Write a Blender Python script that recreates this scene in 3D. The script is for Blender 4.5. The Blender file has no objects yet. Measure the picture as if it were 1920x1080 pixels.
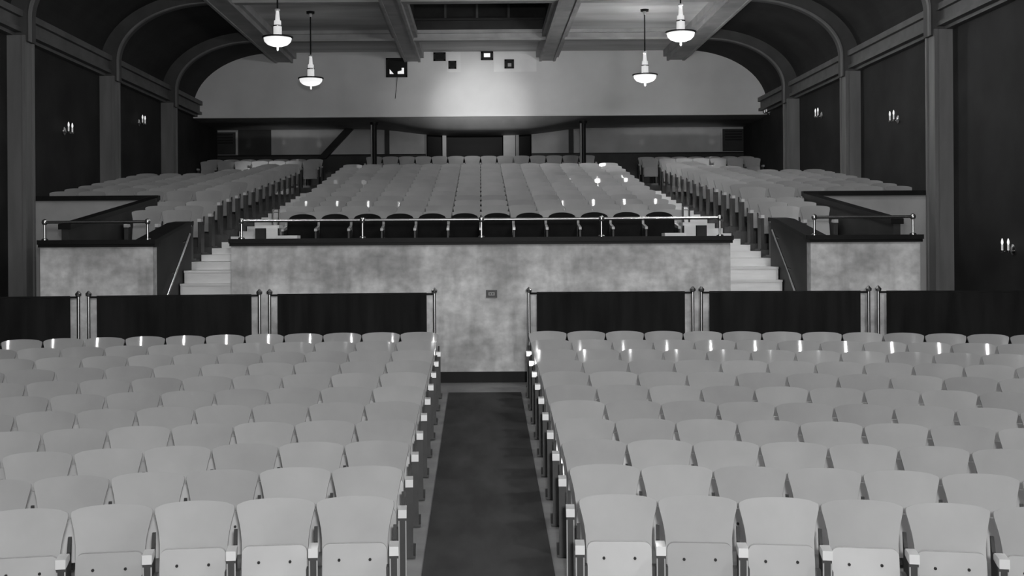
import bpy, math, random
from mathutils import Matrix, Vector
random.seed(7)
SC = bpy.context.scene
COL = SC.collection

# ------------------------------------------------------------------ camera, world, lights, exposure
F = 2207.0                      # focal length in pixels of the 1920 wide frame
VX, VY = 902.0, 456.0           # principal point (vanishing point of the hall's length)
cam_d = bpy.data.cameras.new('camera'); cam = bpy.data.objects.new('camera', cam_d); COL.objects.link(cam)
cam_d.sensor_width = 36.0; cam_d.lens = 36.0 * F / 1920.0
cam_d.shift_x = (960 - VX) / 1920.0; cam_d.shift_y = (VY - 540) / 1920.0
cam_d.clip_start = 0.1; cam_d.clip_end = 200
cam.matrix_world = Matrix.Rotation(math.radians(90), 4, 'X') @ Matrix.Rotation(math.radians(-0.38), 4, 'Z')
SC.camera = cam

W_ = bpy.data.worlds.new('world'); SC.world = W_; W_.use_nodes = True
W_.node_tree.nodes['Background'].inputs[0].default_value = (1, 1, 1, 1)
W_.node_tree.nodes['Background'].inputs[1].default_value = 0.09

def lamp(name, kind, loc, power, target=None, **kw):
    l = bpy.data.lights.new(name, kind); l.energy = power
    for k, v in kw.items(): setattr(l, k, v)
    o = bpy.data.objects.new(name, l); COL.objects.link(o); o.location = loc
    if target is not None:
        o.rotation_euler = (Vector(target) - Vector(loc)).to_track_quat('-Z', 'Y').to_euler()
    return o
# photographer's flood on the stage, behind and to the right of the camera
lamp('stage_flood', 'AREA', (0.32, -0.9, 0.5), 570, (0.4, 14, -0.9), shape='DISK', size=0.32)
# added unseen spots behind the camera, making the bright pool on the booth front
lamp('booth_pool_spot', 'SPOT', (1.2, -6.0, 1.6), 28000, (0.0, 35.3, 3.95), spot_size=math.radians(5.2), spot_blend=1.0, shadow_soft_size=0.15)
lamp('booth_pool_tail', 'SPOT', (1.2, -6.0, 1.6), 9000, (0.0, 35.3, 4.25), spot_size=math.radians(9.5), spot_blend=1.0, shadow_soft_size=0.15)  # wider, weaker added spot for the soft tail of the pool
# the hall's other pendant lamps, hanging nearer than the picture's top edge reaches
for d_, z_ in ((18.6, 4.15), (12.7, 4.15), (6.8, 4.15)):
    for s_ in (-1, 1):
        lamp('pendant_lamp_light', 'POINT', (4.1 * s_, d_ - (1.3 if s_ > 0 and d_ < 10 else 0), z_), (100 if d_ > 15 else 240 if d_ > 10 else 330) if s_ > 0 else (32 if d_ > 15 else 105 if d_ > 10 else 165), shadow_soft_size=0.16)

# added unseen fill spots, set low to brighten the last side rows
for s_ in (-1, 1): lamp('rear_fill_spot', 'SPOT', (6.5 * s_, 33.7, 1.72), 110, (6.5 * s_, 36.0, 1.8), spot_size=math.radians(66), spot_blend=0.7, shadow_soft_size=0.06)
SC.view_settings.view_transform = 'Standard'; SC.view_settings.look = 'None'
SC.view_settings.exposure = 0.0; SC.view_settings.gamma = 1.0; SC.view_settings.use_curve_mapping = False

# ------------------------------------------------------------------ materials
def s2l(v):
    v /= 255.0
    return v / 12.92 if v <= 0.04045 else ((v + 0.055) / 1.055) ** 2.4
def mat(name, base, rough=0.6, metal=0.0, noise=0.0, scale=3.0, coat=0.0, rnd=0.0, emit=0.0, stretch=(1, 1, 1), bump=0.0, spec=0.5):
    m = bpy.data.materials.new(name); m.use_nodes = True
    nt = m.node_tree; b = nt.nodes['Principled BSDF']
    b.inputs['Roughness'].default_value = rough; b.inputs['Metallic'].default_value = metal
    b.inputs['Coat Weight'].default_value = coat; b.inputs['Coat Roughness'].default_value = 0.08
    b.inputs['Specular IOR Level'].default_value = spec
    b.inputs['Base Color'].default_value = (base, base, base, 1)
    if emit:
        b.inputs['Emission Color'].default_value = (1, 1, 1, 1); b.inputs['Emission Strength'].default_value = emit
    if noise or rnd:
        tc = nt.nodes.new('ShaderNodeTexCoord'); mp = nt.nodes.new('ShaderNodeMapping')
        mp.inputs['Scale'].default_value = stretch
        nt.links.new(tc.outputs['Object'], mp.inputs['Vector'])
        oi = nt.nodes.new('ShaderNodeObjectInfo')
        off = nt.nodes.new('ShaderNodeVectorMath'); off.operation = 'ADD'
        mul = nt.nodes.new('ShaderNodeMath'); mul.operation = 'MULTIPLY'; mul.inputs[1].default_value = 37.0
        nt.links.new(oi.outputs['Random'], mul.inputs[0])
        nt.links.new(mp.outputs[0], off.inputs[0]); nt.links.new(mul.outputs[0], off.inputs[1])
        nz = nt.nodes.new('ShaderNodeTexNoise'); nz.inputs['Scale'].default_value = scale; nz.inputs['Detail'].default_value = 5
        nt.links.new(off.outputs[0], nz.inputs['Vector'])
        mr = nt.nodes.new('ShaderNodeMapRange'); mr.inputs['From Min'].default_value = 0.3; mr.inputs['From Max'].default_value = 0.7
        mr.inputs['To Min'].default_value = base * (1 - noise); mr.inputs['To Max'].default_value = base * (1 + noise)
        nt.links.new(nz.outputs['Fac'], mr.inputs['Value'])
        out = mr.outputs[0]
        if rnd:
            r2 = nt.nodes.new('ShaderNodeMapRange'); r2.inputs['To Min'].default_value = 1 - rnd; r2.inputs['To Max'].default_value = 1 + rnd
            nt.links.new(oi.outputs['Random'], r2.inputs['Value'])
            mm = nt.nodes.new('ShaderNodeMath'); mm.operation = 'MULTIPLY'
            nt.links.new(out, mm.inputs[0]); nt.links.new(r2.outputs[0], mm.inputs[1]); out = mm.outputs[0]
        nt.links.new(out, b.inputs['Base Color'])
        if bump:
            bp = nt.nodes.new('ShaderNodeBump'); bp.inputs['Strength'].default_value = bump; bp.inputs['Distance'].default_value = 0.02
            nt.links.new(nz.outputs['Fac'], bp.inputs['Height']); nt.links.new(bp.outputs[0], b.inputs['Normal'])
    return m

def plaster_mat(name, base):
    """Stained, patchy plaster: large blotches, vertical water streaks, a paler band along the foot."""
    m = mat(name, base, 0.75)
    nt = m.node_tree; b = nt.nodes['Principled BSDF']
    tc = nt.nodes.new('ShaderNodeTexCoord')
    def noise(scale, detail, stretch):
        mp = nt.nodes.new('ShaderNodeMapping'); mp.inputs['Scale'].default_value = stretch
        nt.links.new(tc.outputs['Object'], mp.inputs['Vector'])
        n = nt.nodes.new('ShaderNodeTexNoise'); n.inputs['Scale'].default_value = scale; n.inputs['Detail'].default_value = detail
        nt.links.new(mp.outputs[0], n.inputs['Vector']); return n.outputs['Fac']
    def mrange(sock, a, c, lo, hi):
        r = nt.nodes.new('ShaderNodeMapRange'); nt.links.new(sock, r.inputs['Value'])
        for k, v in zip(('From Min', 'From Max', 'To Min', 'To Max'), (a, c, lo, hi)): r.inputs[k].default_value = v
        return r.outputs[0]
    def op(kind, a, c):
        n = nt.nodes.new('ShaderNodeMath'); n.operation = kind
        for i, v in enumerate((a, c)):
            if isinstance(v, (int, float)): n.inputs[i].default_value = v
            else: nt.links.new(v, n.inputs[i])
        return n.outputs[0]
    blot = mrange(noise(1.6, 6, (1, 1, 1)), 0.35, 0.65, 0.70, 1.22)
    fine = mrange(noise(7.0, 6, (1, 1, 1.3)), 0.3, 0.7, 0.80, 1.2)
    streak = mrange(noise(2.6, 4, (2.2, 1, 0.35)), 0.52, 0.72, 1.0, 0.78)
    sx = nt.nodes.new('ShaderNodeSeparateXYZ'); nt.links.new(tc.outputs['Object'], sx.inputs[0])
    edge = op('ADD', sx.outputs['Z'], op('MULTIPLY', noise(1.1, 4, (1, 1, 0.2)), 0.35))
    band = mrange(edge, -0.42, -0.22, 1.22, 1.0)  # paler below a noise-edged height
    v = op('MULTIPLY', op('MULTIPLY', op('MULTIPLY', blot, fine), streak), op('MULTIPLY', band, base))
    nt.links.new(v, b.inputs['Base Color'])
    bp = nt.nodes.new('ShaderNodeBump'); bp.inputs['Strength'].default_value = 0.35; bp.inputs['Distance'].default_value = 0.02
    nt.links.new(blot, bp.inputs['Height']); nt.links.new(bp.outputs[0], b.inputs['Normal'])
    return m

M = dict(
    ply=mat('pale_plywood', 0.40, 0.6, noise=0.07, scale=2.5, coat=0.7, rnd=0.09, spec=0.2, stretch=(1, 1, 1)),
    ply_seat=mat('pale_plywood_seat', 0.47, 0.6, noise=0.06, scale=2.5, coat=0.4, rnd=0.16, spec=0.2),
    arm=mat('varnished_arm', 0.68, 0.3, coat=0.5, noise=0.05),
    iron=mat('black_iron', 0.035, 0.45, noise=0.2, scale=9, spec=0.6),
    iron_edge=mat('worn_iron', 0.4, 0.45),
    bolt=mat('dark_bolt', 0.01, 0.4),
    leather=mat('dark_leather', 0.008, 0.7, noise=0.25, scale=8, spec=0.12),
    brass=mat('brass', 0.62, 0.25, metal=1.0),
    velvet=mat('dark_cloth', 0.018, 0.95, noise=0.35, scale=2.0, spec=0.1, stretch=(3, 1, .4)),
    plaster=plaster_mat('stained_plaster', 0.60),
    cap=mat('dark_cap', 0.011, 0.5, noise=0.2, scale=5, spec=0.2),
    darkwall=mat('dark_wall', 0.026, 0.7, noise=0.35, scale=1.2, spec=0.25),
    darkpanel=mat('dark_panel_paint', 0.028, 0.55, noise=0.3, scale=2.0, spec=0.3),
    pil=mat('pilaster_paint', 0.19, 0.55, noise=0.18, scale=2.0, stretch=(2, 2, .3)),
    cornice=mat('cornice_paint', 0.12, 0.55, noise=0.2, scale=3.0),
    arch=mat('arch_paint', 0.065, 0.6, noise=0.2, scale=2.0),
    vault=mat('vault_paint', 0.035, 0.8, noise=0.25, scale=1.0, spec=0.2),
    ceil=mat('ceiling_paint', 0.55, 0.75, noise=0.3, scale=0.7, stretch=(.4, 1.6, 1)),
    beam=mat('beam_paint', 0.36, 0.6, noise=0.18, scale=2.0),
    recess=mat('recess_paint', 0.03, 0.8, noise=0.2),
    booth=mat('booth_plaster', 0.80, 0.6, noise=0.07, scale=0.8, bump=0.05),
    patch=mat('booth_patch', 0.9, 0.6, noise=0.05, scale=2),
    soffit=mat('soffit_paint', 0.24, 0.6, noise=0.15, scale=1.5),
    rear=mat('rear_plaster', 0.48, 0.75, noise=0.14, scale=1.4),
    black=mat('unlit_black', 0.006, 0.8),
    floor=mat('painted_floor', 0.26, 0.55, noise=0.2, scale=3.0, bump=0.05),
    carpet=mat('dark_carpet', 0.06, 0.95, noise=0.22, scale=4.0, spec=0.1, stretch=(1, .35, 1)),
    tier=mat('tier_paint', 0.075, 0.6, noise=0.25, scale=3.0),
    step=mat('pale_step_wood', 0.88, 0.5, noise=0.09, scale=3.0, stretch=(.6, 2, 2)),
    glass=mat('lamp_glass', 0.8, 0.3, emit=2.2),
    bowl=mat('lamp_bowl_glass', 0.8, 0.3, emit=0.8),
    stem=mat('lamp_stem_glass', 0.75, 0.3, emit=0.5),
    bulb=mat('sconce_bulb', 0.8, 0.3, emit=0.7),
    candle=mat('sconce_candle', 0.6, 0.4, emit=0.25),
    lit=mat('lit_booth_interior', 0.8, 0.5, emit=0.7),
    plate=mat('outlet_plate', 0.09, 0.5),
)

# ------------------------------------------------------------------ mesh helpers
class MB:
    def __init__(s): s.v = []; s.f = []; s.smooth = []
    def add(s, vs, fs, smooth=False):
        n = len(s.v); s.v += [tuple(p) for p in vs]; s.f += [tuple(i + n for i in f) for f in fs]; s.smooth += [smooth] * len(fs); return s
    def box(s, x0, x1, y0, y1, z0, z1):
        v = [(x0,y0,z0),(x1,y0,z0),(x1,y1,z0),(x0,y1,z0),(x0,y0,z1),(x1,y0,z1),(x1,y1,z1),(x0,y1,z1)]
        return s.add(v, [(3,2,1,0),(4,5,6,7),(0,1,5,4),(1,2,6,5),(2,3,7,6),(3,0,4,7)])
    def prism(s, pts, axis, a, b, smooth=False):
        """outline of 2-D points pushed along an axis from a to b"""
        def P(p, t): return {'x': (t, p[0], p[1]), 'y': (p[0], t, p[1]), 'z': (p[0], p[1], t)}[axis]
        n = len(pts); v = [P(p, a) for p in pts] + [P(p, b) for p in pts]
        fs = [tuple(range(n))[::-1], tuple(range(n, 2 * n))] + [(i, (i + 1) % n, n + (i + 1) % n, n + i) for i in range(n)]
        return s.add(v, fs, smooth)
    def lathe(s, prof, c=(0, 0, 0), n=16, axis='z'):
        v = []; fs = []
        for r, h in prof:
            for k in range(n):
                a = 2 * math.pi * k / n; p = (r * math.cos(a), r * math.sin(a), h)
                if axis == 'y': p = (p[0], p[2], p[1])
                if axis == 'x': p = (p[2], p[0], p[1])
                v.append((p[0] + c[0], p[1] + c[1], p[2] + c[2]))
        m = len(prof)
        for i in range(m - 1):
            for k in range(n):
                fs.append((i*n+k, i*n+(k+1) % n, (i+1)*n+(k+1) % n, (i+1)*n+k))
        fs.append(tuple(range(n))[::-1]); fs.append(tuple((m-1)*n+k for k in range(n)))
        return s.add(v, fs, True)
    def bar(s, p, q, r, n=8, flat=None):
        p = Vector(p); q = Vector(q); d = (q - p).normalized()
        u = d.orthogonal().normalized(); w = d.cross(u)
        v = [];
        for e in (p, q):
            for k in range(n):
                a = 2 * math.pi * k / n; v.append(e + u * r * math.cos(a) + w * r * math.sin(a))
        fs = [(k, (k+1) % n, n+(k+1) % n, n+k) for k in range(n)] + [tuple(range(n))[::-1], tuple(range(n, 2*n))]
        return s.add(v, fs, n > 6)
    def sheet(s, top, bot):
        """closed skin between two equal grids of points (rows of points)"""
        R, C = len(top), len(top[0]); n = R * C
        v = [p for r in top for p in r] + [p for r in bot for p in r]; fs = []
        for i in range(R - 1):
            for j in range(C - 1):
                a = i*C+j; fs.append((a, a+1, a+C+1, a+C)); fs.append((n+a+C, n+a+C+1, n+a+1, n+a))
        ring = [j for j in range(C)] + [i*C+C-1 for i in range(1, R)] + [(R-1)*C+j for j in range(C-2, -1, -1)] + [i*C for i in range(R-2, 0, -1)]
        for k in range(len(ring)):
            a, b = ring[k], ring[(k+1) % len(ring)]; fs.append((b, a, n+a, n+b))
        return s.add(v, fs, True)
    def mesh(s, name, m):
        me = bpy.data.meshes.new(name); me.from_pydata([tuple(p) for p in s.v], [], s.f)
        me.polygons.foreach_set('use_smooth', s.smooth)
        me.materials.append(m); me.update()
        import bmesh
        bm = bmesh.new(); bm.from_mesh(me); bmesh.ops.recalc_face_normals(bm, faces=bm.faces); bm.to_mesh(me); bm.free()
        if any(s.smooth):
            try: me.set_sharp_from_angle(angle=math.radians(40))
            except Exception: pass
        return me
def link(name, me, parent=None, loc=None, rz=0.0):
    o = bpy.data.objects.new(name, me); COL.objects.link(o)
    if parent is not None: o.parent = parent
    if loc is not None: o.location = loc
    if rz: o.rotation_euler = (0, 0, rz)
    return o
def part(name, mb, m, parent=None, loc=None): return link(name, mb.mesh(name, M[m]), parent, loc)
def tag(o, label=None, cat=None, group=None, kind=None):
    if label: o['label'] = label
    if cat: o['category'] = cat
    if group: o['group'] = group
    if kind: o['kind'] = kind
    return o
def empty(name, loc=(0, 0, 0), rz=0.0):
    o = bpy.data.objects.new(name, None); COL.objects.link(o); o.location = loc; o.rotation_euler = (0, 0, rz); o.empty_display_size = .1
    return o
def struct(name, mb, m, label=None, parent=None):
    o = part(name, mb, m, parent)
    if parent is None: tag(o, label, None, None, 'structure')
    return o
def sempty(name, label=None): return tag(empty(name), label, None, None, 'structure')
def copy_tree(o, parent=None):
    c = o.copy(); COL.objects.link(c)
    if parent is not None: c.parent = parent
    for ch in list(o.children): copy_tree(ch, c)
    return c
B = MB
ORD = 'zeroth first second third fourth fifth sixth seventh eighth ninth tenth eleventh twelfth thirteenth fourteenth fifteenth sixteenth seventeenth eighteenth'.split()

# ------------------------------------------------------------------ hall dimensions (metres, camera at the origin, +Y into the hall)
WH = 8.6            # half width to the side walls
YB = 35.3           # booth front
YR = 38.5           # rear wall
YP = 17.0           # parapet front
ZL = -2.01          # lower cross aisle
ZC = 5.75           # ceiling
RIBS = (16.3, 21.4, 26.6, 31.7)
def zfloor(y): return -2.514 + 0.0583 * (y - 7.81) if y < 16.45 else ZL

# ---- lower floor, carpet
struct('floor', B().prism([(-3.0, zfloor(-3)), (16.45, ZL), (24.0, ZL), (24.0, ZL - .3), (-3.0, zfloor(-3) - .3)], 'x', -WH, WH), 'floor', 'grey painted raked floor of the hall')
tag(part('carpet_runner', B().prism([(2.0, zfloor(2) + .004), (15.97, zfloor(15.97) + .004), (15.97, zfloor(15.97) + .016), (2.0, zfloor(2) + .016)], 'x', -.455, .53), 'carpet'),
    'dark carpet runner laid along the centre aisle between the seats', 'carpet')

# ---- side walls, pilasters, cornice, vault
for s, side in ((-1, 'left'), (1, 'right')):
    a, b = sorted((s * WH, s * (WH + .3)))
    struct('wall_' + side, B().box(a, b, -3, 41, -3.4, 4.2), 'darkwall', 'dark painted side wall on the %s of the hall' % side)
    # cornice
    mb = B()
    for (x0, z0, z1) in ((8.32, 4.18, 4.30), (8.40, 3.98, 4.18), (8.34, 3.90, 3.98), (8.47, 3.84, 3.90)):
        a, b = sorted((s * x0, s * WH)); mb.box(a, b, -2.9, YB - .02, z0, z1)
    struct('trim_%d' % (1 if s < 0 else 2), mb, 'cornice', 'moulded cornice along the %s wall' % side)
    # vault: quarter ellipse shell
    n = 18; out = []; inn = []
    for k in range(n + 1):
        t = math.pi / 2 * k / n
        inn.append((s * (6.1 + 2.5 * math.cos(t)), 4.1 + 1.65 * math.sin(t)))
        out.append((s * (6.1 + 2.75 * math.cos(t)), 4.1 + 1.9 * math.sin(t)))
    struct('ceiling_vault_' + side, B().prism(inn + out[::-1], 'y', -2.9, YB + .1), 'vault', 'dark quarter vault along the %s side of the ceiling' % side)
    for i, y in enumerate(RIBS):
        p = sempty('pilaster_' + side, 'pilaster on the %s wall running up into an arched rib' % side)
        a, b = sorted((s * 8.29, s * WH))
        part('shaft', B().box(a, b, y, y + .42, -3.0, 3.84), 'pil', p)
        a, b = sorted((s * 8.26, s * 8.32)); 
        part('corner_bead', B().box(a, b, y - .02, y + .05, -3.0, 3.84), 'pil', p)
        part('corner_bead', B().box(a, b, y + .37, y + .44, -3.0, 3.84), 'pil', p)
        mb = B(); i1 = []; o1 = []
        for k in range(25):
            t = math.pi / 2 * k / 24
            i1.append((s * (6.1 + 2.12 * math.cos(t)), 4.2 + 1.30 * math.sin(t)))
            o1.append((s * (6.1 + 2.51 * math.cos(t)), 4.1 + 1.66 * math.sin(t)))
        i1 = [(s * 8.22, 3.74)] + i1; o1 = [(s * 8.61, 3.74)] + o1
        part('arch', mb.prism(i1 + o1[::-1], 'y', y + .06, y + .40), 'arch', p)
        i2 = [(x - s * .035, z - .02) for x, z in i1]
        part('arch_bead', B().prism(i2 + i1[::-1], 'y', y + .03, y + .12), 'pil', p)

# ---- ceiling
for k, (x0, x1, y0, y1, z) in enumerate(((-6.1, -1.77, -2.9, YB, ZC), (1.77, 6.1, -2.9, YB, ZC), (-1.77, 1.77, -2.9, 26.95, ZC), (-1.77, 1.77, 31.75, YB, ZC))):
    struct('ceiling_panel' if k else 'ceiling', B().box(x0, x1, y0, y1, z, z + .12), 'ceil', 'pale flat ceiling panel between the beams')
rc = sempty('ceiling_recess', 'dark recess in the middle bay of the ceiling')
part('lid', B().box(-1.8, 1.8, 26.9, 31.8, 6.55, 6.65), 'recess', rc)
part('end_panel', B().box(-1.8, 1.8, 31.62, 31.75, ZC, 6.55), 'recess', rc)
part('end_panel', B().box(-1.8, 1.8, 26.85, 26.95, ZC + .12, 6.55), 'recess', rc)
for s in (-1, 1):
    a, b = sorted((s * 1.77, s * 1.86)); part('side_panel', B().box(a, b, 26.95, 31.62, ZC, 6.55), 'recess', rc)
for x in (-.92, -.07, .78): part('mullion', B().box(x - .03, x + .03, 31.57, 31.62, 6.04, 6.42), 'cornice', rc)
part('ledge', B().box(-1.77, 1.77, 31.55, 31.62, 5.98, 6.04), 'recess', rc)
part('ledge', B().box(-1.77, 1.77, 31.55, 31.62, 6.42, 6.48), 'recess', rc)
for s in (-1, 1):
    for xc, w in ((2.02, .24), (5.87, .27)):
        bo = sempty('ceiling_beam', 'long ceiling beam running the length of the hall')
        part('soffit_board', B().box(s*xc - w, s*xc + w, -2.9, YB, 5.46, ZC), 'beam', bo)
        for e in (-1, 1):
            c = s * xc + e * (w + .05)
            part('moulding', B().box(c - .05, c + .05, -2.9, YB, 5.56, ZC), 'beam', bo)
            c = s * xc + e * (w - .035)
            part('bead', B().box(c - .035, c + .035, -2.9, YB, 5.435, 5.46), 'beam', bo)
for y in RIBS:
    co = sempty('ceiling_cross_beam', 'cross beam of the ceiling between two arched ribs')
    part('soffit_board', B().box(-6.1, 6.1, y + .05, y + .42, 5.50, ZC), 'beam', co)
    part('bead', B().box(-6.1, 6.1, y - .0, y + .06, 5.47, 5.53), 'beam', co)
    part('moulding', B().box(-6.1, 6.1, y - .03, y + .05, 5.66, ZC), 'beam', co)

# ---- projection booth
bo = sempty('wall_booth', 'pale front wall of the projection booth under the rear ceiling')
pts = [(-WH, 3.81), (WH, 3.81)]
for k in range(19):
    t = math.pi / 2 * k / 18; pts.append((6.1 + 2.5 * math.cos(t), 4.1 + 1.65 * math.sin(t)))
for k in range(18, -1, -1):
    t = math.pi / 2 * k / 18; pts.append((-6.1 - 2.5 * math.cos(t), 4.1 + 1.65 * math.sin(t)))
part('front_wall', B().prism(pts, 'y', YB, YB + .15), 'booth', bo)
X = lambda x, d: (x - VX) * d / F
Z = lambda y, d: (VY - y) * d / F
part('patch', B().box(X(840, YB), X(866, YB), YB - .012, YB, Z(135, YB), Z(98, YB)), 'patch', bo)
part('patch', B().box(X(928, YB), X(1008, YB), YB - .012, YB, Z(135, YB), Z(98, YB)), 'patch', bo)
part('bottom_bead', B().box(-WH, WH, YB - .03, YB, 3.80, 3.84), 'booth', bo)
# soffit: flat at the sides, bellied in the middle
C, R = 65, 28; top = []; bot = []
for i in range(R):
    r = i / (R - 1); y = YB + .02 + (YR - YB) * r; rt = []; rb = []
    for j in range(C):
        x = -WH + 2 * WH * j / (C - 1)
        bell = .36 * math.exp(-(x / 2.6) ** 4) * math.sin(min(1, r * 9) * math.pi / 2) * (1 - .35 * r)
        edge = -.02 * 0
        rb.append((x, y, 3.80 - bell - .05 * min(1, r * 4))); rt.append((x, y, 3.83))
    top.append(rt); bot.append(rb)
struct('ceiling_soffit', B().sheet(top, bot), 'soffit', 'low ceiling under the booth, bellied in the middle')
ports = [(726, 766, 108, 144, 'large'), (815, 838, 98, 114, 'plain'), (843, 858, 114, 129, 'plain'), (904, 927, 97, 113, 'lit'), (948, 966, 112, 129, 'half')]
for i, (x0, x1, y0, y1, k) in enumerate(ports):
    a, b, c, d = X(x0, YB), X(x1, YB), Z(y1, YB), Z(y0, YB)
    w = sempty('window_%d' % (i + 1), 'dark projection port in the booth wall')
    t = .05
    part('pane', B().box(a, b, YB - .02, YB, c, d), 'black', w)
    for q in ((a, b, c, c + t), (a, b, d - t, d), (a, a + t, c, d), (b - t, b, c, d)):
        part('frame', B().box(q[0], q[1], YB - .05, YB - .0, q[2], q[3]), 'cap', w)
    if k == 'large':
        part('lit_opening', B().prism([(a+.11, c+.1), (a+.23, c+.1), (a+.11, c+.24)], 'y', YB - .03, YB - .02), 'lit', w)
        part('lit_opening', B().prism([(a+.35, c+.1), (a+.54, c+.1), (a+.54, c+.28), (a+.47, c+.28), (a+.47, c+.2), (a+.35, c+.17)], 'y', YB - .03, YB - .02), 'lit', w)
    if k == 'lit': part('lit_opening', B().box(a + .09, b - .09, YB - .03, YB - .02, c + .09, d - .05), 'lit', w)
    if k == 'half': part('lit_opening', B().box(a + .1, b - .08, YB - .03, YB - .02, c + .06, c + .16), 'rear', w)
tag(part('hanging_cable', B().bar((X(747, YB), YB - .03, Z(144, YB)), (X(743, YB), YB - .03, Z(184, YB)), .009, 6), 'cap'), 'thin dark cable hanging below the large projection port', 'cable')
# posts under the booth
for xp, nm in ((703, 'left'), (1095, 'right')):
    p = tag(empty('support_post', (X(xp, YB + .3), YB + .3, 0)), 'slim dark post holding up the booth at its %s' % nm, 'post', 'posts under the projection booth')
    part('shaft', B().lathe([(.075, 1.4), (.075, 3.66)], n=12), 'cap', p)
    part('fluting', B().box(-.10, -.055, -.05, .05, 1.4, 3.6), 'soffit', p)
    part('collar', B().lathe([(.11, 3.60), (.13, 3.66), (.13, 3.68)], n=12), 'cap', p)
# rear wall with doorway
rw = sempty('wall_rear', 'grey rear wall with dark wainscot under the booth')
xl, xr = X(800, YR), X(998, YR)
for x0, x1 in ((-WH, xl), (xr, WH)):
    part('upper_wall', B().box(x0, x1, YR, YR + .2, 2.9, 3.83), 'rear', rw)
    part('wainscot', B().box(x0, x1, YR - .04, YR + .2, 1.2, 2.9), 'darkpanel', rw)
    part('wainscot_cap', B().box(x0, x1, YR - .07, YR, 2.88, 2.93), 'cap', rw)
for x in (727, 1072): part('wall_strip', B().box(X(x, YR) - .08, X(x, YR) + .08, YR - .04, YR, 2.9, 3.75), 'darkpanel', rw)
for x0, x1 in ((400, 447), (1352, 1400)):
    for q in ((x0, x0 + 3), (x1 - 3, x1)): part('panel_frame', B().box(X(q[0], YR), X(q[1], YR), YR - .04, YR, 2.93, 3.7), 'rear', rw)
    part('dark_panel', B().box(X(x0 + 4, YR), X(x1 - 4, YR), YR - .03, YR, 2.95, 3.68), 'darkpanel', rw)
    for k in range(4): part('louvre', B().box(X(x0 + 8, YR), X(x1 - 8, YR), YR - .05, YR - .03, 3.30 + .09 * k, 3.35 + .09 * k), 'cap', rw)
part('dark_panel', B().box(X(448, YR), X(510, YR), YR - .02, YR, 2.93, 3.78), 'darkpanel', rw)
dr = sempty('door_1', 'dark central doorway at the back of the hall')
part('opening', B().box(xl, xr, YR + 1.2, YR + 1.3, 1.4, 3.83), 'black', dr)
part('reveal', B().box(xl - .1, xl, YR + .2, YR + 1.3, 1.4, 3.83), 'black', dr)
part('reveal', B().box(xr, xr + .1, YR + .2, YR + 1.3, 1.4, 3.83), 'black', dr)
for x0, x1, m in ((831, 838, 'rear'), (945, 967, 'rear'), (968, 974, 'soffit'), (797, 801, 'soffit')):
    part('jamb', B().box(X(x0, YR), X(x1, YR), YR - .03, YR + .12, 1.9, 3.82), m, dr)
part('lintel', B().box(xl, xr, YR - .02, YR + .2, 3.74, 3.83), 'black', dr)
tag(part('sloping_plank', B().prism([(X(596, 38.3), 2.78), (X(612, 38.3), 2.78), (X(664, 38.3), 3.74), (X(648, 38.3), 3.74)], 'y', 38.2, 38.42), 'cap'),
    'dark sloping plank against the rear wall', 'stringer')  # dark diagonal band on the rear wall, built as a plank

# ---- parapets
def parapet(name, x0, x1, label, base=True):
    p = sempty(name, label)
    part('plaster_face', B().box(x0, x1, YP, YP + .2, ZL, .02), 'plaster', p)
    part('cap', B().box(x0 - .03, x1 + .04, YP - .05, YP + .26, .02, .085), 'cap', p)
    part('cap_bead', B().box(x0 - .02, x1 + .03, YP - .03, YP + .22, -.02, .02), 'cap', p)
    if base: part('base_strip', B().box(x0, x1, YP - .025, YP, ZL, ZL + .155), 'cap', p)
    return p
parapet('wall_front', -3.61, 3.60, 'stained plaster parapet in front of the raised centre seats')
parapet('wall_front_left', -6.37, -4.74, 'stained plaster parapet in front of the raised left seats')
parapet('wall_front_right', 4.76, 6.34, 'stained plaster parapet in front of the raised right seats')
for s, side in ((-1, 'left'), (1, 'right')):
    a, b = sorted((s * 4.76, s * 4.90))
    w = sempty('wall_stair_' + side, 'dark return wall beside the %s stairs' % side)
    part('panel', B().prism([(YP + .2, ZL), (19.35, ZL), (19.35, .33), (18.85, .30), (YP + .2, .02)], 'x', a, b), 'darkpanel', w)
    part('cap', B().prism([(YP + .1, .03), (18.85, .305), (19.35, .335), (19.35, .39), (18.85, .36), (YP + .1, .085)], 'x', s * 4.72, s * 5.02), 'cap', w)
    # wall of the entrance well beside the side seats and its rear wall
    a, b = sorted((s * 6.03, s * 6.13))
    w = sempty('wall_well_' + side, 'dark sloping wall beside the %s entrance well' % side)
    part('panel', B().prism([(YP + .2, ZL), (21.95, ZL), (21.95, .82), (YP + .2, .24)], 'x', a, b), 'darkpanel', w)
    part('cap', B().prism([(YP + .2, .24), (21.95, .82), (21.95, .90), (YP + .2, .32)], 'x', s * 5.995, s * 6.18), 'cap', w)
    a, b = sorted((s * 5.0, s * (WH - .02)))
    w = sempty('wall_well_rear_' + side, 'plaster rear wall of the %s entrance well with dark cap' % side)
    a, b = sorted((s * 6.0, s * (WH - .02)))
    part('panel', B().box(a, b, 21.95, 22.04, ZL, .84), 'rear', w)
    part('cap', B().box(a, b, 21.88, 22.04, .84, .93), 'cap', w)

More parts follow.
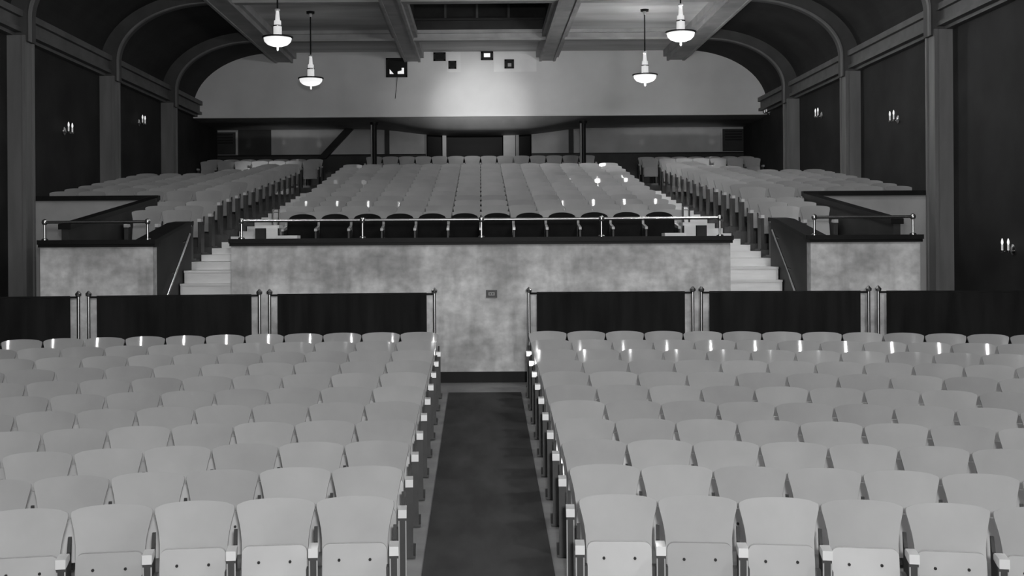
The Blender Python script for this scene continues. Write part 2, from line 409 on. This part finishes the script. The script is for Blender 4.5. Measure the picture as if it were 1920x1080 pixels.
# ---- raised floors (tiers) and stairs
def tiers(name, label, rows):
    t = sempty(name, label)
    for (x0, x1, y0, y1, z) in rows: part('tier', B().box(x0, x1, y0, y1, z - .9, z), 'tier', t)
CEN = [(21.1 + .833 * i, -.267 + .1266 * i) for i in range(13)]
SIDE = [(20.06, -.25), (20.87, -.15), (21.68, -.04)] + [(22.49 + .81 * i, .19 + .097 * i) for i in range(13)]
tiers('floor_centre', 'dark stepped floor under the raised centre seats',
      [(-3.6, 3.6, YP + .2, 20.65, -.34)] + [(-3.6, 3.6, y - .45, y + (.383 if i < 12 else .36), z) for i, (y, z) in enumerate(CEN)])
for s, side in ((-1, 'left'), (1, 'right')):
    rows = []
    for i, (y, z) in enumerate(SIDE):
        xo = 5.99 if i < 3 else (WH if i < 11 else 6.5)
        a, b = sorted((s * 4.86, s * xo)); rows.append((a, b, y - .45 if i else 19.35, y + .36, z))
    a, b = sorted((s * 6.5, s * WH)); rows.append((a, b, SIDE[10][0] + .36, 35.3, SIDE[10][1]))
    a, b = sorted((s * 4.9, s * 5.99)); rows.append((a, b, YP + .2, 19.35, -.5))
    tiers('floor_side_' + side, 'dark stepped floor under the raised %s seats' % side, rows)
tiers('floor_rear', 'dark floor of the rear cross aisle', [(-6.5, 6.5, 32.6, 35.3, 1.38)])
tiers('floor_rear_rows', 'dark stepped floor under the last rows',
      [(-WH, -4.7, 35.3, 36.25, 1.70), (4.7, WH, 35.3, 36.25, 1.70), (-WH, -4.7, 36.25, YR, 1.81), (4.7, WH, 36.25, YR, 1.81), (-4.7, 4.7, 36.8, YR + 1.3, 1.92), (-4.7, 4.7, 35.3, 36.8, 1.55)])
for s, side in ((-1, 'left'), (1, 'right')):
    st = sempty('stairs_' + side, 'pale wooden stairs climbing beside the %s parapet' % side)
    a, b = sorted((s * 3.63, s * 4.74))
    for i in range(8):
        y0 = 17.04 + .25 * i; y1 = y0 + .27 if i < 7 else 19.58
        part('step', B().box(a, b, y0, y1, ZL + .2 * i, ZL + .2 * (i + 1)), 'step', st)
        part('nosing', B().box(a, b, y0 - .025, y0, ZL + .2 * (i + 1) - .03, ZL + .2 * (i + 1) + .002), 'step', st)
    for j in range(16):
        y0 = 19.56 + .8 * j; z1 = -.28 + .11 * j
        a2, b2 = sorted((s * 3.61, s * 4.84))
        part('step', B().box(a2, b2, y0, y0 + .82, z1 - .2, z1), 'step', st)

# ------------------------------------------------------------------ theatre seats
P = .519
def back_mesh(nx=12, lod=False):
    zs = [(.40, .425), (.52, .425), (.60, .43), (.66, .445), (.71, .465), (.755, .488), (.79, .506), (.815, .508), (.836, .496)] if not lod else [(.40, .425), (.60, .43), (.72, .468), (.79, .506), (.836, .496)]
    nx = 6 if lod else nx
    f = []; bk = []
    for i, (z, w) in enumerate(zs):
        r1 = []; r2 = []
        for j in range(nx + 1):
            u = -1 + 2 * j / nx; x = u * w / 2
            zz = z + (.018 * (1 - u * u) - (.012 * max(0, abs(u) - .8) / .2) if i == len(zs) - 1 else .006 * (1 - u * u) * i / len(zs))
            y = -.125 + (zz - .40) * .325 - .028 * (x / .25) ** 2
            n = Vector((.20 * -u, -1, .32)).normalized()
            r1.append((x, y, zz)); r2.append((x - n.x * .014, y - n.y * .014, zz - n.z * .014))
        f.append(r1); bk.append(r2)
    return B().sheet(f, bk)
def seat_mesh(lod=False):
    w, h, r = .208, .29, .045
    pts = [(-w, 0), (w, 0)]
    n = 2 if lod else 5
    for cx, a0 in ((w - r, 0), (-w + r, 90)):
        for k in range(n):
            t = math.radians(a0 + 90 * k / (n - 1)); pts.append((cx + r * math.cos(t), h - r + r * math.sin(t)))
    mb = B(); N = len(pts)
    def at(p, off): return (p[0], -.185 + p[1] * .20 + off, .285 + p[1])
    v = [at(p, 0) for p in pts] + [at(p, .032) for p in pts]
    return mb.add(v, [tuple(range(N)), tuple(range(2*N - 1, N - 1, -1))] + [(i, N + i, N + (i+1) % N, (i+1) % N) for i in range(N)])
def arm_mesh():
    return B().prism([(-.37, .553), (-.364, .61), (-.215, .61), (-.19, .595), (-.185, .565), (-.30, .553)], 'x', -.030, .030)
def std_mesh():
    """cast iron standard: web plate, front flange, foot"""
    return B().prism([(-.335, .555), (-.05, .575), (.0, .66), (.02, .66), (-.02, .45), (-.03, .03), (.04, .0), (-.335, .0)], 'x', -.011, .011)
def flange_mesh():
    mb = B()
    mb.box(-.028, .028, -.345, -.332, .018, .553)
    mb.box(-.045, .045, -.34, .04, 0, .018)
    return mb
ME = dict(back=back_mesh().mesh('backrest', M['ply']), seat=seat_mesh().mesh('seat', M['ply_seat']), arm=arm_mesh().mesh('armrest', M['arm']),
          std=std_mesh().mesh('standard', M['iron']), fl=flange_mesh().mesh('flange', M['iron']),
          bolt=B().lathe([(.010, 0), (.010, .012), (.003, .014)], n=8, axis='y').mesh('bolt', M['bolt']),
          hinge=B().box(-.014, .014, -.04, .03, 0, .16).mesh('hinge', M['iron']),
          edge=B().box(-.004, .004, -.004, .004, .03, .53).mesh('edge_strip', M['iron_edge']))
bolt_y = lambda z: -.185 + (z - .285) * .20 - .008
def make_seat(name, loc, rz, lod, side, both=False):
    """side: -1 / +1 which edge of the seat carries its own standard"""
    t = empty(name, loc, rz)
    link('backrest', ME['back'], t); st = link('seat', ME['seat'], t)
    for sd in ((side, -side) if both else (side,)):
        s_ = link('standard', ME['std'], t, (sd * P / 2, 0, 0)); link('flange', ME['fl'], s_)
        link('armrest', ME['arm'], t, (sd * P / 2, 0, 0))
        if lod == 0:
            link('edge_strip', ME['edge'], s_, (.024, -.347, .0)); link('edge_strip', ME['edge'], s_, (-.024, -.347, .0))
    if lod == 0:
        for x in (-.10, .10): link('bolt', ME['bolt'], st, (x, bolt_y(.475), .475))
        for x in (-.222, .222): link('hinge', ME['hinge'], st, (x, -.19, .285))
    return t
STUFF = B()
_lb, _ls = back_mesh(lod=True), seat_mesh(True)
_la, _lst = arm_mesh(), std_mesh()
STUFF_I = B(); STUFF_S = B()
def stuff_seat(loc, rz, side, both=False):
    c, s = math.cos(rz), math.sin(rz)
    def put(dst, mb, dx=0.0):
        v = []
        for p in mb.v:
            x = p[0] + dx; v.append((loc[0] + c * x - s * p[1], loc[1] + s * x + c * p[1], loc[2] + p[2]))
        n = len(dst.v); dst.v += v; dst.f += [tuple(i + n for i in f) for f in mb.f]; dst.smooth += mb.smooth
    put(STUFF, _lb); put(STUFF_S, _ls)
    for sd in ((side, -side) if both else (side,)):
        put(STUFF, _la, sd * P / 2); put(STUFF_I, _lst, sd * P / 2)

def proj(x, y, z): return VX + F * x / y, VY - F * z / y
# lower blocks: rows curve towards the stage
for s, side, x_first in ((-1, 'left', -.583), (1, 'right', .633)):
    for r in range(11):
        k = .032 + (.0135 - .032) * r / 10
        for c in range(18):
            x = x_first + s * P * (c + .5)
            if abs(x) > WH - .5: break
            y = 7.81 + .813 * r - k * x * x
            rz = -math.atan(2 * k * x)
            z = zfloor(y - .15)
            px, _ = proj(x - s * P / 2, y, z + .8)
            if -6 < px < 1926:
                t = make_seat('theatre_seat', (x, y, z), rz, 0 if r < 2 else 1, -s)
                tag(t, 'pale plywood folding seat, %s from centre aisle in %s row from front, %s floor block' % (ORD[c + 1], ORD[r + 1], side),
                    'seat', 'folding seats on the raked floor')
            else: stuff_seat((x, y, z), rz, -s)
            
# raised blocks
for i, (y, z) in enumerate(CEN):
    for c in range(14):
        x = (c - 6.5) * P
        if i < 4:
            t = make_seat('theatre_seat', (x, y, z), 0, 1, -1, both=(c == 13))
            tag(t, 'pale plywood folding seat, %s from left stairs in %s row, raised centre block' % (ORD[c + 1], ORD[i + 1]), 'seat', 'folding seats in the raised centre block')
        else: stuff_seat((x, y, z), 0, -1, c == 13)
for s, side in ((-1, 'left'), (1, 'right')):
    for i, (y, z) in enumerate(SIDE):
        n = 2 if i < 3 else 6
        if i > 10: n = 3 if i < 13 else 2
        for c in range(n):
            x = s * (4.91 + (P if i < 3 else P * 1.075) * (c + .5))
            if i < 7:
                t = make_seat('theatre_seat', (x, y, z), 0, 1, -s, both=(c == n - 1))
                tag(t, 'pale plywood folding seat, %s from stairs in %s row, raised %s block' % (ORD[c + 1], ORD[i + 1], side), 'seat', 'folding seats in the raised side blocks')
            else: stuff_seat((x, y, z), 0, -s, c == n - 1)
    for y, z in ((35.9, 1.70), (36.75, 1.81)):
        for c in range(7): stuff_seat((s * (4.91 + P * (c + .5)), y, z), 0, -s, c == 6)
for c in range(14): stuff_seat(((c - 6.5) * P, 37.35, 1.92), 0, -1, c == 13)
st = empty('seat_rows'); tag(st, 'pale plywood folding seats filling the far rows below the booth', 'seats', None, 'stuff')
part('backrests', STUFF, 'ply', st)['kind'] = 'stuff'
part('folded_seats', STUFF_S, 'ply_seat', st)['kind'] = 'stuff'
part('standards', STUFF_I, 'iron', st)['kind'] = 'stuff'

# dark upholstered loge chairs behind the rail
def loge_back():
    f = []; bk = []; nx = 12
    for i in range(6):
        v = i / 5; r1 = []; r2 = []
        for j in range(nx + 1):
            u = -1 + 2 * j / nx
            zt = .74 + .12 * math.sqrt(max(0, 1 - (abs(u) ** 2.2)))
            z = .38 + v * (zt - .38); x = u * .255
            y = -.06 + (z - .38) * .2 - .05 * u * u
            puff = .04 * (1 - u ** 4) * math.sin(math.pi * min(1, .15 + v * .8))
            r1.append((x, y - puff, z)); r2.append((x, y + .05, z))
        f.append(r1); bk.append(r2)
    return B().sheet(f, bk)
LB = loge_back().mesh('backrest', M['leather'])
sm = B().box(-.235, .235, -.48, -.08, .34, .44)
LS = sm.mesh('seat_cushion', M['leather'])
LST = B().prism([(-.42, .56), (-.02, .60), (.02, .0), (-.4, 0)], 'x', -.014, .014).mesh('standard', M['iron'])
LA = B().prism([(-.43, .56), (-.43, .60), (-.02, .66), (0, .70), (.02, .70), (.02, .60)], 'x', -.022, .022).mesh('armrest', M['arm'])
for c in range(12):
    x = (c - 5.5) * .556
    t = empty('loge_chair', (x, 20.2, -.34))
    tag(t, 'dark upholstered chair with rounded top, %s from left behind the centre rail' % ORD[c + 1], 'chair', 'dark chairs behind the centre rail')
    link('backrest', LB, t); link('seat_cushion', LS, t)
    for sd in ((-1, 1) if c == 11 else (-1,)):
        link('standard', LST, t, (sd * .278, 0, 0)); link('armrest', LA, t, (sd * .278, 0, 0))

# ------------------------------------------------------------------ brass rails
def rail(name, x0, x1, z, posts, label, y=YP + .08):
    r = empty(name, (0, y, .085)); tag(r, label, 'railing', 'brass rails on the parapets')
    part('top_tube', B().bar((x0, 0, z - .085), (x1, 0, z - .085), .022, 10), 'brass', r)
    for x in posts:
        po = part('post', B().bar((x, 0, 0), (x, 0, z - .085), .017, 10), 'brass', r)
        part('ball', B().lathe([(.008, -.045), (.035, -.03), (.045, 0), (.035, .03), (.008, .045)], (x, 0, z - .085), 10), 'brass', po)
        part('flange', B().lathe([(.05, 0), (.05, .012), (.03, .025)], (x, 0, 0), 10), 'brass', po)
XP = lambda x: X(x, YP + .08)
rail('parapet_rail', XP(453), XP(1350), .345, [XP(v) for v in (453, 680, 903, 1128, 1350)], 'long brass rail on posts along the centre parapet')
rail('parapet_rail', XP(84), XP(277), .345, [XP(84), XP(277)], 'short brass rail on the left parapet')
rail('parapet_rail', XP(1527), XP(1712), .345, [XP(1527), XP(1712)], 'short brass rail on the right parapet')
for s, side in ((-1, 'left'), (1, 'right')):
    h = empty('stair_handrail', (s * 4.69, 17.1, 0)); tag(h, 'sloping brass handrail beside the %s stairs' % side, 'handrail', 'stair handrails')
    part('tube', B().bar((0, .05, -1.05), (0, 1.85, .18), .02, 8), 'brass', h)
    for y in (.3, 1.0, 1.7): part('bracket', B().bar((0, y, -1.05 + 1.23 * (y - .05) / 1.8), (s * .07, y, -1.08 + 1.23 * (y - .05) / 1.8), .012, 6), 'brass', h)
    # small corner steps inside the centre enclosure and end posts of the first row
    cs = empty('corner_steps', (0, 18.3, -.34)); tag(cs, 'small pale wooden steps inside the %s end of the centre parapet' % side, 'steps', 'corner steps')
    def bx(x0, x1, y0, y1, z0, z1, m, n):
        a, b = sorted((s * x0, s * x1)); part(n, B().box(a, b, y0, y1, z0, z1), m, cs)
    bx(3.20, 3.58, .35, .75, .60, .65, 'step', 'tread'); bx(3.22, 3.40, .33, .36, .0, .60, 'step', 'riser')
    bx(2.86, 3.19, .0, .34, .43, .48, 'step', 'tread'); bx(2.88, 3.17, .05, .3, .0, .43, 'darkpanel', 'box'); bx(3.42, 3.58, .36, .74, .0, .60, 'darkpanel', 'box')
    gp = empty('guide_post', (s * 3.48, 20.3, -.34)); tag(gp, 'pair of slim brass posts at the %s end of the dark chair row' % side, 'post', 'guide posts')
    for dx in (0, .11): part('tube', B().bar((s * dx, 0, 0), (s * dx, 0, .95), .018, 8), 'brass', gp)
    part('cross_tube', B().bar((0, 0, .9), (s * .11, 0, .9), .014, 8), 'brass', gp)

# ------------------------------------------------------------------ cloth screens behind the last floor row
def screen(x0, x1, label):
    yc = 16.42 - .0105 * ((x0 + x1) / 2) ** 2
    ang = math.atan(-2 * .0105 * (x0 + x1) / 2)
    ctr = (x0 + x1) / 2; hw = (x1 - x0) / 2
    zf = zfloor(yc)
    t = empty('cloth_screen', (ctr, yc, zf), ang); tag(t, label, 'screen', 'cloth screens behind the floor seats')
    H = 1.335 + (ZL - zf)
    for sx in (-1, 1):
        po = part('post', B().bar((sx * hw, 0, .02), (sx * hw, 0, H), .023, 10), 'brass', t)
        part('finial', B().lathe([(.01, -.04), (.04, -.02), (.045, .01), (.02, .035), (.008, .05)], (sx * hw, 0, H + .01), 10), 'brass', po)
        part('foot', B().lathe([(.045, 0), (.04, .02), (.028, .05)], (sx * hw, 0, 0), 14), 'iron', po)
    part('top_rod', B().bar((-hw, 0, H - .03), (hw, 0, H - .03), .014, 8), 'cap', t)
    n = 24; f = []; bk = []
    for i in range(5):
        z = .30 + (H - .01 - .30) * i / 4; r1 = []; r2 = []
        for j in range(n + 1):
            x = -hw + .11 + (2 * hw - .22) * j / n
            y = .012 * math.sin(j * 1.9) * (1 - i / 5)
            r1.append((x, y - .012, z)); r2.append((x, y + .012, z))
        f.append(r1); bk.append(r2)
    part('cloth', B().sheet(f, bk), 'velvet', t)
XS = lambda x: X(x, 16.4)
screen(XS(506) , XS(814), 'dark cloth screen on posts left of the centre aisle')
screen(XS(177), XS(488), 'dark cloth screen on posts, second left of the centre aisle')
screen(XS(-160), XS(161), 'dark cloth screen on posts, third left of the centre aisle, at picture edge')
screen(XS(991), XS(1297), 'dark cloth screen on posts right of the centre aisle')
screen(XS(1312), XS(1617), 'dark cloth screen on posts, second right of the centre aisle')
screen(XS(1632), XS(1950), 'dark cloth screen on posts, third right of the centre aisle, at picture edge')

# ------------------------------------------------------------------ pendant lamps
def pendant(x, y, z, power, label):
    t = empty('pendant_lamp', (x, y, z)); tag(t, label, 'lamp', 'pendant lamps under the ceiling')
    part('canopy', B().lathe([(.10, ZC - z - .05), (.10, ZC - z - .012), (.11, ZC - z)], n=16), 'cap', t)
    part('socket', B().lathe([(.035, ZC - z - .13), (.035, ZC - z - .05)], n=12), 'arm', t)
    part('rod', B().bar((0, 0, .66), (0, 0, ZC - z - .12), .016, 8), 'cap', t)
    part('collar', B().lathe([(.05, .64), (.055, .66), (.05, .68)], n=12), 'arm', t)
    part('glass_stem', B().lathe([(.085, .12), (.085, .33), (.075, .34), (.072, .44), (.05, .45), (.033, .64)], n=16), 'stem', t)
    part('stem_ring', B().lathe([(.09, .32), (.095, .335), (.09, .35)], n=16), 'brass', t)
    part('rim', B().lathe([(.30, .085), (.315, .095), (.315, .115), (.29, .12), (.10, .13)], n=24), 'cap', t)
    part('bowl', B().lathe([(.03, -.085), (.12, -.075), (.21, -.04), (.27, .02), (.285, .085)], n=24), 'bowl', t)
    part('finial', B().lathe([(.012, -.17), (.022, -.15), (.022, -.085)], n=10), 'stem', t)
    l = lamp('pendant_bulb_light', 'POINT', (x, y, z - .30), power * .14, shadow_soft_size=.2)
    l2 = lamp('pendant_up_light', 'POINT', (x, y, z + .35), power * .70, shadow_soft_size=.1)
pendant(-4.12, 24.0, 4.12, 36, 'lit glass pendant lamp at left, the one nearer the camera')
pendant(4.10, 24.0, 4.17, 600, 'lit glass pendant lamp at right, the one nearer the camera')
pendant(-4.18, 29.1, 4.0, 36, 'lit glass pendant lamp at left, the one nearer the booth')
pendant(4.08, 29.1, 4.03, 560, 'lit glass pendant lamp at right, the one nearer the booth')

# ------------------------------------------------------------------ wall sconces
def sconce(s, y, z, label):
    t = empty('wall_sconce', (s * WH, y, z)); tag(t, label, 'sconce', 'candle sconces on the side walls')
    part('back_plate', B().lathe([(.09, 0), (.09, -s * .02), (.05, -s * .04)], (0, 0, -.06), 12, 'x'), 'brass', t)
    for e in (-1, 1):
        a = part('arm', B().bar((-s * .03, 0, -.08), (-s * .14, e * .11, -.10), .012, 6), 'brass', t)
        part('cup', B().lathe([(.02, -.11), (.035, -.08), (.035, -.07)], (-s * .14, e * .11, 0), 10), 'brass', a)
        part('candle', B().lathe([(.016, -.08), (.016, .02)], (-s * .14, e * .11, 0), 10), 'candle', a)
        part('bulb', B().lathe([(.012, .02), (.020, .05), (.018, .08), (.006, .12)], (-s * .14, e * .11, 0), 10), 'bulb', a)
sconce(1, 19.0, -.10, 'two candle sconce low on the right wall near the picture edge')
sconce(1, 24.2, 2.55, 'two candle sconce between the right wall pilasters, brighter one')
sconce(1, 29.6, 3.22, 'two candle sconce on the right wall, dim one by the last pilaster')
sconce(1, 34.9, 3.9, 'two candle sconce at the right end of the booth wall')
sconce(-1, 24.3, 2.43, 'two candle sconce between the left wall pilasters, brighter one')
sconce(-1, 29.6, 3.15, 'two candle sconce on the left wall, dim one by the last pilaster')

# outlet plate on the parapet
o = empty('outlet_plate', (X(921, YP), YP, Z(551, YP))); tag(o, 'small metal outlet plate on the centre parapet above the aisle', 'outlet')
part('plate', B().box(-.08, .08, -.015, 0, -.055, .055), 'plate', o)
part('inner_plate', B().box(-.06, .06, -.022, -.015, -.038, .038), 'iron', o)
part('face', B().box(-.045, .045, -.026, -.022, -.024, .024), 'rear', o)
for x in (-.018, .018): part('socket', B().box(x - .01, x + .01, -.03, -.026, -.01, .01), 'bolt', o)
